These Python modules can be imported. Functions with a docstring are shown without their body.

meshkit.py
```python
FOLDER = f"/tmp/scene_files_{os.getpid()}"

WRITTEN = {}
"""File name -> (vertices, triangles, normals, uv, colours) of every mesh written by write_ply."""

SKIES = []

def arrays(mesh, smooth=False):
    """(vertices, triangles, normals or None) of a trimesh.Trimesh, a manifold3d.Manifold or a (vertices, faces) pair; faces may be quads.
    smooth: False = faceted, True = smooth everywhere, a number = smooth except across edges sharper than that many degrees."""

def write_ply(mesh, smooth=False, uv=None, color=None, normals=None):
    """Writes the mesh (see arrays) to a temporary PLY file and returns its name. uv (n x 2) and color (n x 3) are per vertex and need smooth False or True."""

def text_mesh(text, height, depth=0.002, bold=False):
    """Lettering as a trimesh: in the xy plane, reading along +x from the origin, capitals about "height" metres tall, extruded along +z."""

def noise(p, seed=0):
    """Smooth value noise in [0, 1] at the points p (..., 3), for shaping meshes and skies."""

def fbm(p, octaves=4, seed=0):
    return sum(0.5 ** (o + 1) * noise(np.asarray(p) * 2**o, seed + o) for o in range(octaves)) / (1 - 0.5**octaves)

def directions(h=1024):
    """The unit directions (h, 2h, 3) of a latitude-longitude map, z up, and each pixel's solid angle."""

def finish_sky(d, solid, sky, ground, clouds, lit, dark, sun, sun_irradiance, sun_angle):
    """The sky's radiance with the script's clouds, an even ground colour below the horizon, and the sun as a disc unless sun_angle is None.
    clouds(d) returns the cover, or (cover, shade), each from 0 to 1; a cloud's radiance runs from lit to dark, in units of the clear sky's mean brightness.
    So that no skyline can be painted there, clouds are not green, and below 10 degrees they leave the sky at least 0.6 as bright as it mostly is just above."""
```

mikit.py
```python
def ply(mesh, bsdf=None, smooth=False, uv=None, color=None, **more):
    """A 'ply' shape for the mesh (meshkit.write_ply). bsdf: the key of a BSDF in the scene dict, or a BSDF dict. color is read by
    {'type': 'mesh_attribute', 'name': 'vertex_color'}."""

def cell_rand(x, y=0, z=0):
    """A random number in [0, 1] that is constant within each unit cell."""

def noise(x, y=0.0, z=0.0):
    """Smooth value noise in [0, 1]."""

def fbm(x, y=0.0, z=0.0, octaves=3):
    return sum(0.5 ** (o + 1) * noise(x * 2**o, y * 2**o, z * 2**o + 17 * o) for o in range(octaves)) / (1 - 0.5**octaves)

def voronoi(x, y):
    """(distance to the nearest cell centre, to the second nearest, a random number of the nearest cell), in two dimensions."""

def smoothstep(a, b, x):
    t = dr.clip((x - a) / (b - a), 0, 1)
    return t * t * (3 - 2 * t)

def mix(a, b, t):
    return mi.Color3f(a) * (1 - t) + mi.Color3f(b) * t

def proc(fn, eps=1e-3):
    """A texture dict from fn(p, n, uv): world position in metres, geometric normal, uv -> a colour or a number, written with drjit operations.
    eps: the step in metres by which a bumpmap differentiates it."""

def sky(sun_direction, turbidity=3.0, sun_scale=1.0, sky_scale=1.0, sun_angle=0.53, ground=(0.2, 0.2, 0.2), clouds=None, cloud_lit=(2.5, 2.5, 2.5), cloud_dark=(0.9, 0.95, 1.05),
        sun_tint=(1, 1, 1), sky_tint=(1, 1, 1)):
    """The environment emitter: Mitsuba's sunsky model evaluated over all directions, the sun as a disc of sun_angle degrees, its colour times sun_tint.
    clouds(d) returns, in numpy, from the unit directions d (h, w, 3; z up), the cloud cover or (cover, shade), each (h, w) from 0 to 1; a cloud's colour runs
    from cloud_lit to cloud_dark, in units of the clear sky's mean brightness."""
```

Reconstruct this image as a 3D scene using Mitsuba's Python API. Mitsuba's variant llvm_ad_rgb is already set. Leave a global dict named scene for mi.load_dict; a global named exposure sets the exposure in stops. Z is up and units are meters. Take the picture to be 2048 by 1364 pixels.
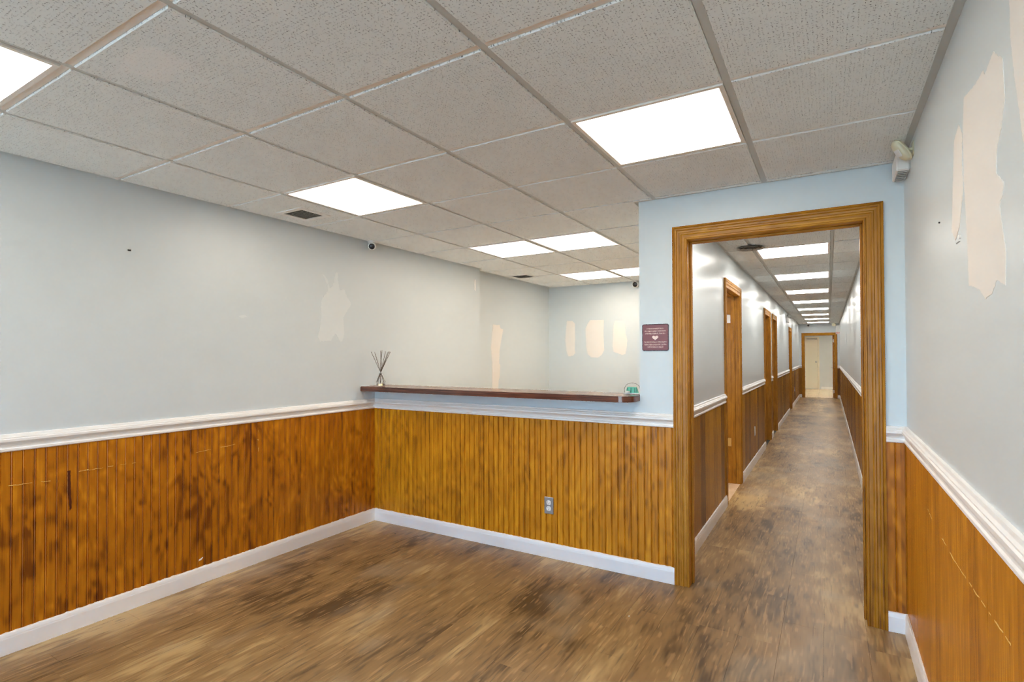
import math, random
import numpy as np, trimesh, shapely
import shapely.geometry as sg
from shapely import affinity
from shapely.ops import unary_union
import drjit as dr
import mitsuba as mi
import mikit, meshkit
from mikit import proc, noise, fbm, cell_rand, smoothstep, mix

random.seed(7)
T = mi.ScalarTransform4f

# ------------------------------------------------------------------ camera, sky, exposure
exposure = -0.11
CAM_H, YAW, PITCH, ROLL, FPX = 1.3713, -0.5386, 0.0125, -0.0036, 1060.23
fw = np.array([math.sin(YAW) * math.cos(PITCH), math.cos(YAW) * math.cos(PITCH), math.sin(PITCH)])
rt = np.array([math.cos(YAW), -math.sin(YAW), 0.0])
up = np.cross(rt, fw)
up2 = up * math.cos(ROLL) - rt * math.sin(ROLL)
eye = np.array([0, 0, CAM_H])
scene = {'type': 'scene'}
labels = {}
scene['camera'] = {'type': 'perspective', 'fov': 2 * math.degrees(math.atan(1024 / FPX)), 'fov_axis': 'x', 'near_clip': 0.02, 'far_clip': 200.0,
                   'principal_point_offset_y': (682 - 696.913) / 1364,
                   'to_world': T().look_at(origin=eye.tolist(), target=(eye + fw).tolist(), up=up2.tolist())}
scene['sky'] = mikit.sky((0.25, 0.8, 0.85), turbidity=3.0, sun_scale=42.0, sky_scale=42.0, ground=(0.38, 0.43, 0.46), sky_tint=(0.79, 1.0, 1.10), sun_tint=(0.79, 1.0, 1.12))
LAMP = [12.8, 10.9, 8.9]
LAMP_CORRIDOR = [12.0, 11.3, 10.4]

# ------------------------------------------------------------------ main dimensions (metres)
ZC = 2.3225                 # ceiling
XL, XR = -3.2792, 0.3263    # main room side walls
YF, TW = 3.2364, 0.12       # front wall (with the counter) and its thickness
XP = -1.0096                # left edge of the pillar
XCL, XCR = -0.8152, 0.293   # corridor walls
YE = 19.18                  # corridor end wall
XL2, YJ, YB = -3.386, 4.80, 6.6794   # reception: recessed wall, jog, back wall
YR = -3.2                   # rear of the main room (storefront)
TILE = 0.6096
GX, GY = -0.2963, 1.3422
RB, RT_, BT = 0.9314, 1.0125, 0.0968  # chair rail bottom and top, baseboard top
CT0, CT1 = 1.083, 1.120     # counter top


def lin(r, g, b):
    return [((c / 255) / 12.92 if c / 255 <= 0.04045 else ((c / 255 + 0.055) / 1.055) ** 2.4) for c in (r, g, b)]


# ------------------------------------------------------------------ materials
def pbr(name, col, rough=0.5, spec=0.5, metallic=0.0, **kw):
    base = col if isinstance(col, dict) else {'type': 'rgb', 'value': list(map(float, col))}
    scene[name] = {'type': 'twosided', 'bsdf': {'type': 'principled', 'base_color': base, 'roughness': rough, 'specular': spec, 'metallic': metallic, **kw}}
    return name


WALL = pbr('m_wall', [0.600, 0.658, 0.682], 0.40, 0.5)
WALLC = pbr('m_wall_corridor', [0.600, 0.658, 0.682], 0.28, 0.5)
SPACKLE = pbr('m_spackle', [0.765, 0.735, 0.695], 0.7, 0.2)
TOUCHUP = pbr('m_touchup', [0.665, 0.712, 0.725], 0.5, 0.35)
TRIM = pbr('m_trim', [0.82, 0.82, 0.81], 0.40, 0.5)
TEE = pbr('m_tee', [0.545, 0.57, 0.55], 0.5, 0.3)
TEEX = pbr('m_cross_tee', [0.88, 0.88, 0.87], 0.4, 0.4)
FRAME = pbr('m_frame', [0.82, 0.82, 0.79], 0.4, 0.4)
PLENUM = pbr('m_plenum', [0.25, 0.25, 0.25], 0.9, 0.1)
METAL = pbr('m_steel', [0.42, 0.43, 0.44], 0.35, 0.5, 0.85)
CHROME = pbr('m_chrome', [0.55, 0.54, 0.52], 0.2, 0.5, 1.0)
BRASS = pbr('m_brass', [0.72, 0.50, 0.18], 0.35, 0.5, 0.8)
WHITEP = pbr('m_white_plastic', [0.80, 0.80, 0.78], 0.4, 0.5)
CREAMP = pbr('m_cream_plastic', [0.70, 0.66, 0.48], 0.4, 0.5)
GREYP = pbr('m_grey_plastic', [0.40, 0.40, 0.37], 0.5, 0.4)
BLACK = pbr('m_black', [0.015, 0.015, 0.016], 0.3, 0.5)
DARK = pbr('m_dark_duct', [0.05, 0.048, 0.04], 0.8, 0.2)
VENTM = pbr('m_vent_slat', [0.30, 0.29, 0.25], 0.6, 0.3)
CREAMDOOR = pbr('m_cream_door', [0.78, 0.72, 0.60], 0.4, 0.4)
SIGN = pbr('m_sign', [0.215, 0.075, 0.085], 0.45, 0.4)
SIGNEDGE = pbr('m_sign_edge', [0.075, 0.035, 0.045], 0.45, 0.4)
LETTER = pbr('m_letter', [0.85, 0.68, 0.62], 0.5, 0.3)
REDL = pbr('m_red_letter', [0.75, 0.06, 0.03], 0.5, 0.3)
GREEN = pbr('m_green', [0.10, 0.42, 0.28], 0.4, 0.5)
WIRE = pbr('m_wire', [0.20, 0.20, 0.18], 0.4, 0.5)
REED = pbr('m_reed', [0.11, 0.075, 0.05], 0.8, 0.2)
CHIP = pbr('m_chip', [0.80, 0.76, 0.68], 0.7, 0.2)
SCUFF = pbr('m_scuff', [0.72, 0.45, 0.12], 0.6, 0.3)
scene['m_glass'] = {'type': 'dielectric', 'int_ior': 1.5, 'ext_ior': 1.0}
scene['m_liquid'] = {'type': 'dielectric', 'int_ior': 1.36, 'ext_ior': 1.0, 'specular_transmittance': {'type': 'rgb', 'value': [0.90, 0.82, 0.40]}}
scene['m_clear'] = {'type': 'thindielectric', 'int_ior': 1.3}


def stain(dark, mid, light, board, mottle, grain, bands=0.0, flat=False):
    """amber stained plywood; h = horizontal run (x+y), z up"""
    def fn(p, n, uv):
        h, v = (p.z, p.x + p.y) if flat else (p.x + p.y, p.z)
        k = cell_rand(dr.floor(h / board + 0.013), 3, 1)
        w = fbm(h * 5.0, v * 2.2, 3.0, 3)
        flame = noise(h * 44 + w * 5.0, v * 17 + w * 7.0, 5.0)
        fine = noise(h * 420, v * 9, 2.0)
        fine2 = noise(h * 150, v * 5, 8.0)
        t = 0.5 + (w - 0.5) * mottle * 0.66 + (flame - 0.5) * mottle * 0.58 + (fine - 0.5) * grain + (fine2 - 0.5) * grain + (k - 0.5) * (0.22 + bands)
        c = mix(dark, mid, smoothstep(0.05, 0.5, t))
        return mix(c, light, smoothstep(0.5, 1.0, t))
    return fn


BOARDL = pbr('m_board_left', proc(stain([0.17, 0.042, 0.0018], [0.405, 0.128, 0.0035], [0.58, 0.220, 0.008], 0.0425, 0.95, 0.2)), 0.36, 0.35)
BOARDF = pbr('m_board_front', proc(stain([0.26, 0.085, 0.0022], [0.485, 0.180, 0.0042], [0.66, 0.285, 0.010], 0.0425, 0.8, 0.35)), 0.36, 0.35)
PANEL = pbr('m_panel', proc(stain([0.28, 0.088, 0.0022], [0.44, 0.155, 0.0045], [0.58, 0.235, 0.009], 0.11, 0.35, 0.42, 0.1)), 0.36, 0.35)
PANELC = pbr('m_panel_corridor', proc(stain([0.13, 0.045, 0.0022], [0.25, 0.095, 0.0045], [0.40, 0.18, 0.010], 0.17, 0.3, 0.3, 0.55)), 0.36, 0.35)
CASE = pbr('m_casing', proc(stain([0.18, 0.062, 0.0035], [0.35, 0.142, 0.009], [0.50, 0.235, 0.022], 0.30, 0.5, 0.4)), 0.36, 0.3)
CASEH = pbr('m_casing_head', proc(stain([0.18, 0.062, 0.0035], [0.35, 0.142, 0.009], [0.50, 0.235, 0.022], 0.30, 0.5, 0.4, 0.0, True)), 0.36, 0.3)


def f_counter(p, n, uv):
    across = dr.select(dr.abs(n.z) > 0.5, p.y, p.z)
    w = fbm((p.x - p.y) * 3, across * 14, 1.0, 3)
    g = noise((p.x - p.y) * 10, across * 260, 4.0)
    t = w * 0.6 + g * 0.5
    return mix([0.040, 0.010, 0.005], [0.155, 0.045, 0.020], smoothstep(0.25, 0.9, t))


COUNTER = pbr('m_counter', proc(f_counter), 0.1, 0.7)


def f_floor(p, n, uv):
    col = dr.floor((p.x + 3.2792) / 0.1803)
    k = cell_rand(col, dr.floor((p.y + 10 + cell_rand(col, 5) * 1.22) / 1.22), 7)
    a = fbm(p.x * 3.4, p.y * 1.5, 11.0, 4)
    b = fbm(p.x * 26, p.y * 6.5, 3.0 + k * 9, 3)
    w = fbm(p.x * 5, p.y * 4, 4.0, 2)
    c = noise(p.x * 120 + w * 4, p.y * 13, 6.0 + k * 5)
    e = noise(p.x * 120 + w * 3, p.y * 13, 21.0)
    t = 0.5 + (a - 0.5) * 1.2 + (b - 0.5) * 0.6 + (c - 0.5) * 0.24 + (k - 0.5) * 0.10
    col = mix([0.075, 0.040, 0.013], [0.225, 0.130, 0.048], smoothstep(0.1, 0.5, t))
    col = mix(col, [0.41, 0.28, 0.122], smoothstep(0.48, 0.95, t))
    col = mix(col, [0.43, 0.255, 0.11], smoothstep(0.70, 0.95, e) * 0.45)
    col = mix(col, [0.07, 0.052, 0.034], smoothstep(0.76, 0.93, noise(p.x * 90, p.y * 9, 33.0)) * 0.42)
    dust = smoothstep(0.60, 0.80, fbm(p.x * 3.2, p.y * 2.4, 51.0, 3))
    return mix(col, [0.32, 0.26, 0.18], dust * 0.35)


def f_floor_rough(p, n, uv):
    return 0.34 + 0.2 * fbm(p.x * 4, p.y * 3, 9.0, 3)


FLOOR = pbr('m_floor', proc(f_floor), 0.42, 0.5)


def f_beige(p, n, uv):
    fx, fy = p.x / 0.305 - dr.floor(p.x / 0.305), p.y / 0.305 - dr.floor(p.y / 0.305)
    j = smoothstep(0.0, 0.012, dr.minimum(dr.minimum(fx, 1 - fx), dr.minimum(fy, 1 - fy)))
    t = fbm(p.x * 9, p.y * 9, 2.0, 3)
    return mix([0.16, 0.11, 0.07], mix([0.47, 0.34, 0.22], [0.62, 0.47, 0.33], t), j)


BEIGE = pbr('m_beige_tile', proc(f_beige), 0.35, 0.5)


def f_tile(p, n, uv):
    base = mi.Color3f(0.765, 0.80, 0.785) * (0.965 + 0.07 * fbm(p.x * 7, p.y * 7, 1.0, 3))
    cov = mi.Float(0)
    for i, (s, dens) in enumerate(((0.0125, 0.58), (0.0085, 0.42))):
        gx, gy = p.x / s + 31 * i, p.y / s + 17 * i
        cx, cy = dr.floor(gx), dr.floor(gy)
        r0, r1, r2, r3 = (cell_rand(cx, cy, 4 * i + j) for j in range(4))
        lx, ly = gx - cx - (0.36 + 0.28 * r0), gy - cy - (0.36 + 0.28 * r1)
        ang = r2 * 3.1416
        c, s_ = dr.cos(ang), dr.sin(ang)
        u = (lx * c + ly * s_) / (0.17 + 0.17 * r3)
        v = (ly * c - lx * s_) / (0.055 + 0.05 * r3)
        cov = dr.maximum(cov, dr.select(cell_rand(cx, cy, 4 * i + 9) < dens, 1 - smoothstep(0.55, 1.05, u * u + v * v), 0.0))
    speck = smoothstep(0.70, 0.95, noise(p.x * 420, p.y * 420, 3.0))
    c = mix(base, mi.Color3f(0.13, 0.135, 0.13), cov * 0.9)
    c = c * (1 - 0.12 * speck)
    # pale rubbed spot on the tile near the left corner lamp
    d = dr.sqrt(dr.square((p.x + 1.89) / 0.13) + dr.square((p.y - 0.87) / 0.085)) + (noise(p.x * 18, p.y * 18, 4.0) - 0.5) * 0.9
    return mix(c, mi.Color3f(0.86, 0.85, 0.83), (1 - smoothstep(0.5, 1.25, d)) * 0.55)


TILEM = pbr('m_ceiling_tile', proc(f_tile), 0.85, 0.15)

# ------------------------------------------------------------------ scene helpers
_count = {}


def numbered(key):
    n = _count.get(key, 0)
    _count[key] = n + 1
    return key if n == 0 else f'{key}_{n:03d}'


def put(key, mesh, mat, smooth=False, xf=None, **more):
    """one mesh as one entry, numbered if the key is taken"""
    k = numbered(key)
    shape = mesh if isinstance(mesh, dict) else mikit.ply(mesh, mat, smooth, **more)
    if isinstance(mesh, dict):
        shape = {**mesh, **more}
    if xf is not None:
        shape = {**shape, 'to_world': xf}
    scene[k] = shape
    return k


def struct(key, label):
    labels[key] = {'kind': 'structure', 'label': label}


def thing(key, label, cat, group=None):
    k = numbered(key)
    labels[k] = {'label': label, 'category': cat}
    if group:
        labels[k]['group'] = group
    return k


def plabel(key, label):
    labels[key] = {'label': label}


def box(x0, x1, y0, y1, z0, z1):
    return trimesh.creation.box(bounds=[[min(x0, x1), min(y0, y1), min(z0, z1)], [max(x0, x1), max(y0, y1), max(z0, z1)]])


def cat(*m):
    return trimesh.util.concatenate([x for x in m])


def bevel_box(x0, x1, y0, y1, z0, z1, r=0.003):
    """box with all edges chamfered (convex hull of three inset boxes)"""
    r = min(r, (x1 - x0) * .45, (y1 - y0) * .45, (z1 - z0) * .45)
    pts = []
    for sx in (0, 1):
        for sy in (0, 1):
            for sz in (0, 1):
                X, Y, Z = (x0, x1)[sx], (y0, y1)[sy], (z0, z1)[sz]
                ix, iy, iz = (1, -1)[sx] * r, (1, -1)[sy] * r, (1, -1)[sz] * r
                pts += [(X, Y + iy, Z + iz), (X + ix, Y, Z + iz), (X + ix, Y + iy, Z)]
    return trimesh.Trimesh(*(lambda h: (h.vertices, h.faces))(trimesh.PointCloud(np.array(pts)).convex_hull), process=False)


def extrude(poly, h):
    return cat(*[trimesh.creation.extrude_polygon(g, h, engine='earcut') for g in getattr(poly, 'geoms', [poly]) if g.geom_type == 'Polygon'])


def ex_xz(poly, y0, y1):
    """polygon in x,z extruded along y"""
    m = extrude(poly, abs(y1 - y0))
    v = m.vertices
    m.vertices = np.stack([v[:, 0], max(y0, y1) - v[:, 2], v[:, 1]], 1)
    return m


def ex_yz(poly, x0, x1):
    m = extrude(poly, abs(x1 - x0))
    v = m.vertices
    m.vertices = np.stack([min(x0, x1) + v[:, 2], v[:, 0], v[:, 1]], 1)
    return m


def ex_xy(poly, z0, z1):
    m = extrude(poly, z1 - z0)
    m.apply_translation([0, 0, z0])
    return m


def prism(rings, closed_ends=True):
    """loft between equal-length rings of 3-D points (list of (n,3)); ends capped with fans by earcut of the profile"""
    rings = [np.asarray(r, float) for r in rings]
    n = len(rings[0])
    v = np.vstack(rings)
    f = []
    for k in range(len(rings) - 1):
        for i in range(n):
            j = (i + 1) % n
            a, b, c, d = k * n + i, k * n + j, (k + 1) * n + j, (k + 1) * n + i
            f += [(a, b, c), (a, c, d)]
    m = trimesh.Trimesh(v, f, process=False)
    if closed_ends:
        for base in (0, (len(rings) - 1) * n):
            r = v[base:base + n]
            c0 = r - r.mean(0)
            _, _, vt = np.linalg.svd(c0)
            p2 = c0 @ vt[:2].T
            try:
                tv, tf = trimesh.creation.triangulate_polygon(sg.Polygon(p2), engine='earcut')
                if len(tv) >= n:
                    d = ((tv[:, None] - p2[None]) ** 2).sum(-1).argmin(1)
                    f += [tuple(base + d[t]) for t in tf]
            except Exception:
                pass
        m = trimesh.Trimesh(v, f, process=False)
    trimesh.repair.fix_normals(m)
    return m


def moulding(profile, p0, p1, nrm, m0=0.0, m1=0.0):
    """profile [(d out of the wall, z)] run from p0 to p1 (x,y); m: +1 shortens by d at that end (inside corner), -1 lengthens (outside corner)"""
    p0, p1, nrm = np.array([*p0, 0.0]), np.array([*p1, 0.0]), np.array([*nrm, 0.0])
    t = (p1 - p0) / np.linalg.norm(p1 - p0)
    a = [p0 + t * (m0 * d) + nrm * d + [0, 0, z] for d, z in profile]
    b = [p1 - t * (m1 * d) + nrm * d + [0, 0, z] for d, z in profile]
    return prism([a, b])


RAIL = [(0, RB), (.011, RB), (.015, RB + .004), (.015, RB + .013), (.010, RB + .017), (.010, RB + .024), (.013, RB + .034), (.020, RB + .043), (.024, RB + .047),
        (.024, RB + .057), (.019, RB + .061), (.019, RB + .065), (.013, RB + .071), (.010, RT_ - .001), (0, RT_)]
BASE = [(0, 0), (.012, 0), (.012, BT - .024), (.011, BT - .021), (.0105, BT - .014), (.008, BT - .004), (.005, BT), (0, BT)]
# door casing: (distance outward from the opening edge, thickness)
CASING = [(0, 0), (0, .010), (.004, .013), (.010, .013), (.014, .010), (.030, .011), (.036, .015), (.043, .0155), (.047, .0125), (.057, .014), (.062, .018), (.070, .0185),
          (.073, .015), (.077, .018), (.085, .017), (.085, 0)]


def casing_xz(x0, x1, z1, y, sgn, z0=0.0):
    """casing round an opening x0..x1 up to z1 in a wall plane at y; sgn: direction of the outward normal along y"""
    L = prism([[(x0 - w, y + sgn * d, z0) for w, d in CASING], [(x0 - w, y + sgn * d, z1 + w) for w, d in CASING]])
    R = prism([[(x1 + w, y + sgn * d, z0) for w, d in CASING], [(x1 + w, y + sgn * d, z1 + w) for w, d in CASING]])
    H = prism([[(x0 - w, y + sgn * d, z1 + w) for w, d in CASING], [(x1 + w, y + sgn * d, z1 + w) for w, d in CASING]])
    return L, R, H


def casing_yz(y0, y1, z1, x, sgn, z0=0.0):
    out = []
    for m in casing_xz(y0, y1, z1, 0.0, 1, z0):
        v = m.vertices.copy()
        m.vertices = np.stack([x + sgn * v[:, 1], v[:, 0], v[:, 2]], 1)
        trimesh.repair.fix_normals(m)
        out.append(m)
    return out


def tube(pts, r, n=8):
    p = np.asarray(pts, float)
    t = np.gradient(p, axis=0)
    t /= np.linalg.norm(t, axis=1, keepdims=True)
    a = np.cross(t, [0.31, 0.52, 0.79])
    a /= np.linalg.norm(a, axis=1, keepdims=True)
    b = np.cross(t, a)
    rr = np.broadcast_to(r, (len(p),))
    ang = np.arange(n) * 2 * math.pi / n
    return prism([[p[i] + rr[i] * (math.cos(q) * a[i] + math.sin(q) * b[i]) for q in ang] for i in range(len(p))])


def lathe(prof, n=32):
    m = trimesh.creation.revolve(np.array(prof, float), sections=n)
    trimesh.repair.fix_normals(m)
    return m


def at(m, x, y, z):
    m = m.copy()
    m.apply_translation([x, y, z])
    return m


def rot(m, ang, axis, pt=(0, 0, 0)):
    m = m.copy()
    m.apply_transform(trimesh.transformations.rotation_matrix(ang, axis, pt))
    return m


def P(x0, x1, z0, z1):
    return sg.box(x0, z0, x1, z1)


# ================================================================== FLOORS
ZS = ZC + 0.14     # walls run up into the ceiling void
struct('floor', 'brown wood-look plank floor running through the waiting room and the corridor')
put('floor', cat(box(XL - .2, XR + .2, YR - .3, YF + TW / 2, -.12, -.006), box(XCL - .12, XCR + .15, YF + TW / 2, YE + .07, -.12, -.006)), DARK)
PW, PL, GAP = 0.1803, 1.22, 0.0004
rng = random.Random(3)
main_floor = sg.box(XL, YR, XR, YF)
door_floor = sg.box(-.72, YF, .16, YF + TW)
corr_floor = sg.box(XCL, YF + TW, XCR, YE + .06)
area = unary_union([main_floor, door_floor, corr_floor])
col = 0
x = XL
while x < XR:
    off = rng.random() * PL
    y = YR - off
    while y < YE + .1:
        c = area.intersection(sg.box(x, y, x + PW, y + PL))
        for g in getattr(c, 'geoms', [c]):
            if g.area > 4e-4 and g.geom_type == 'Polygon':
                q = g.buffer(-GAP, join_style=2)
                if q.geom_type == 'Polygon' and not q.is_empty and q.area > 1e-4:
                    put('floor__plank', ex_xy(q, -.006, 0), FLOOR)
        y += PL
    x += PW
struct('floor_reception', 'beige tile floor of the reception area behind the counter')
put('floor_reception', box(XL2 - .1, XCL - .0, YF + TW / 2, YB + .1, -.12, -.002), BEIGE)
struct('floor_far_room', 'beige tile floor of the far room beyond the corridor')
put('floor_far_room', box(-2.2, 1.8, YE + .07, 24.1, -.12, -.001), BEIGE)

# ================================================================== WALLS
struct('wall_left', 'long pale blue left wall above brown beadboard')
put('wall_left', box(XL - .15, XL, YR, YJ, 0, ZS), WALL)
struct('wall_reception_left', 'pale grey recessed left wall of the reception area')
put('wall_reception_left', box(XL2 - .1, XL2, YJ, YB, 0, ZS), WALL)
struct('wall_reception_back', 'pale grey back wall of the reception area with three filler patches')
put('wall_reception_back', box(XL2 - .1, XCL - .12, YB, YB + .12, 0, ZS), WALL)
struct('wall_right', 'pale blue right wall with two large filler patches')
put('wall_right', box(XR, XR + .15, YR, YF, 0, ZS), WALL)
DX0, DX1, DZ = -.7165, .1555, 2.050      # opening of door_1
front = sg.box(XL, 0, XR, ZS).difference(sg.box(XL - 1, CT0, XP, ZS + 1)).difference(sg.box(DX0 - .018, -1, DX1 + .018, DZ + .018))
struct('wall_front', 'pale blue front wall with the counter opening, pillar and doorway')
put('wall_front', ex_xz(front.intersection(sg.box(XP, -1, 9, 9)), YF, YF + TW), WALL)
put('wall_front__knee_wall', ex_xz(front.intersection(sg.box(-9, -1, XP, 9)), YF, YF + TW), WALL)

DOORS = {  # opening y0, y1, top z
    'door_2': (5.205, 6.055, 1.985), 'door_3': (8.645, 9.395, 1.965), 'door_4': (9.93, 10.585, 1.965), 'door_5': (14.255, 15.035, 1.93)}
cw = sg.box(YF + TW, 0, YE, ZS)
for y0, y1, z1 in DOORS.values():
    cw = cw.difference(sg.box(y0 - .018, -1, y1 + .018, z1 + .018))
struct('wall_corridor_left', 'left wall of the corridor with four wood-trimmed doorways')
put('wall_corridor_left', ex_yz(cw, XCL - .12, XCL), WALLC)
struct('wall_corridor_right', 'long right wall of the corridor')
put('wall_corridor_right', box(XCR, XR + .15, YF + TW, YE, 0, ZS), WALLC)
EX0, EX1, EZ = -.655, .140, 1.950
ew = sg.box(XCL - .12, 0, XR + .15, ZS).difference(sg.box(EX0 - .018, -1, EX1 + .018, EZ + .018))
struct('wall_corridor_end', 'end wall of the corridor with an open doorway')
put('wall_corridor_end', ex_xz(ew, YE, YE + .12), WALL)
# the far room
struct('wall_far_back', 'pale blue back wall of the far room')
fb = sg.box(-2.2, 0, 1.8, ZS).difference(sg.box(-1.232, -1, -.338, 2.018))
put('wall_far_back', ex_xz(fb, 23.9, 24.02), WALL)
struct('wall_far_left', 'left wall of the far room')
put('wall_far_left', box(-2.32, -2.2, YE + .12, 24.02, 0, ZS), WALL)
struct('wall_far_right', 'right wall of the far room')
put('wall_far_right', box(1.8, 1.92, YE + .12, 24.02, 0, ZS), WALL)
struct('wall_far_front', 'wall of the far room on both sides of its doorway')
put('wall_far_front', cat(box(-2.2, XCL - .12, YE + .02, YE + .12, 0, ZS), box(XR + .15, 1.8, YE + .02, YE + .12, 0, ZS)), WALL)
# the rear of the waiting room: a storefront with open bays of daylight
struct('wall_rear', 'rear wall of the waiting room with storefront window bays')
rear = sg.box(XL - .15, 0, XR + .15, ZS).difference(unary_union([sg.box(-3.1, .35, -2.05, 2.15), sg.box(-1.95, .35, -.9, 2.15), sg.box(-.8, .05, .15, 2.15)]))
put('wall_rear', ex_xz(rear, YR - .12, YR), WALL)


# filler patches: thin skim on the wall
def ragged(poly, amp=.0018, step=.009, seed=0):
    r = random.Random(seed)
    ring = shapely.segmentize(sg.Polygon(poly).buffer(.010).buffer(-.010), step).exterior
    pts = [(px + r.uniform(-amp, amp), py + r.uniform(-amp, amp)) for px, py in list(ring.coords)[:-1]]
    return sg.Polygon(pts).buffer(0)


def biggest(g):
    return max(getattr(g, 'geoms', [g]), key=lambda q: q.area)


RWA = [(1.579, 2.052), (1.509, 2.002), (1.497, 1.913), (1.525, 1.861), (1.563, 1.829), (1.575, 1.777), (1.515, 1.739), (1.525, 1.712), (1.552, 1.699), (1.528, 1.644), (1.506, 1.586), (1.513, 1.517), (1.579, 1.537), (1.619, 1.51), (1.682, 1.503), (1.747, 1.534), (1.854, 1.555), (1.865, 1.676), (1.896, 1.846), (1.901, 1.999), (1.882, 2.074), (1.752, 2.054), (1.671, 2.052), (1.657, 2.035)]
RWB = [(1.953, 2.026), (1.908, 1.983), (1.921, 1.917), (1.906, 1.83), (1.963, 1.734), (2.019, 1.705), (2.07, 1.742), (2.052, 1.855), (2.018, 2.002)]
RWC = [(1.454, 2.16), (1.45, 2.02), (1.425, 1.92), (1.393, 1.83), (1.377, 1.78), (1.33, 1.70), (1.25, 1.60), (1.12, 1.66), (1.05, 1.9), (1.12, 2.14), (1.3, 2.2)]
B1 = [(-3.102, 1.842), (-3.025, 1.839), (-2.985, 1.8), (-2.982, 1.596), (-2.99, 1.446), (-2.981, 1.393), (-3.016, 1.361), (-3.087, 1.35), (-3.11, 1.404), (-3.131, 1.567), (-3.114, 1.772)]
B2 = [(-2.761, 1.84), (-2.566, 1.833), (-2.572, 1.651), (-2.563, 1.432), (-2.596, 1.37), (-2.652, 1.334), (-2.752, 1.339), (-2.797, 1.381), (-2.817, 1.466), (-2.829, 1.721), (-2.801, 1.783)]
B3 = [(-2.409, 1.817), (-2.286, 1.817), (-2.271, 1.735), (-2.266, 1.644), (-2.246, 1.572), (-2.252, 1.481), (-2.273, 1.379), (-2.316, 1.369), (-2.433, 1.411), (-2.445, 1.483), (-2.431, 1.75)]
RC = [(5.231, 1.733), (5.377, 1.731), (5.395, 1.694), (5.457, 1.682), (5.411, 1.544), (5.375, 1.431), (5.366, 1.272), (5.388, 1.253), (5.377, 1.113), (5.352, 1.067), (5.341, 0.96), (5.21, 0.96), (5.211, 1.293), (5.187, 1.457), (5.205, 1.585)]
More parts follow.
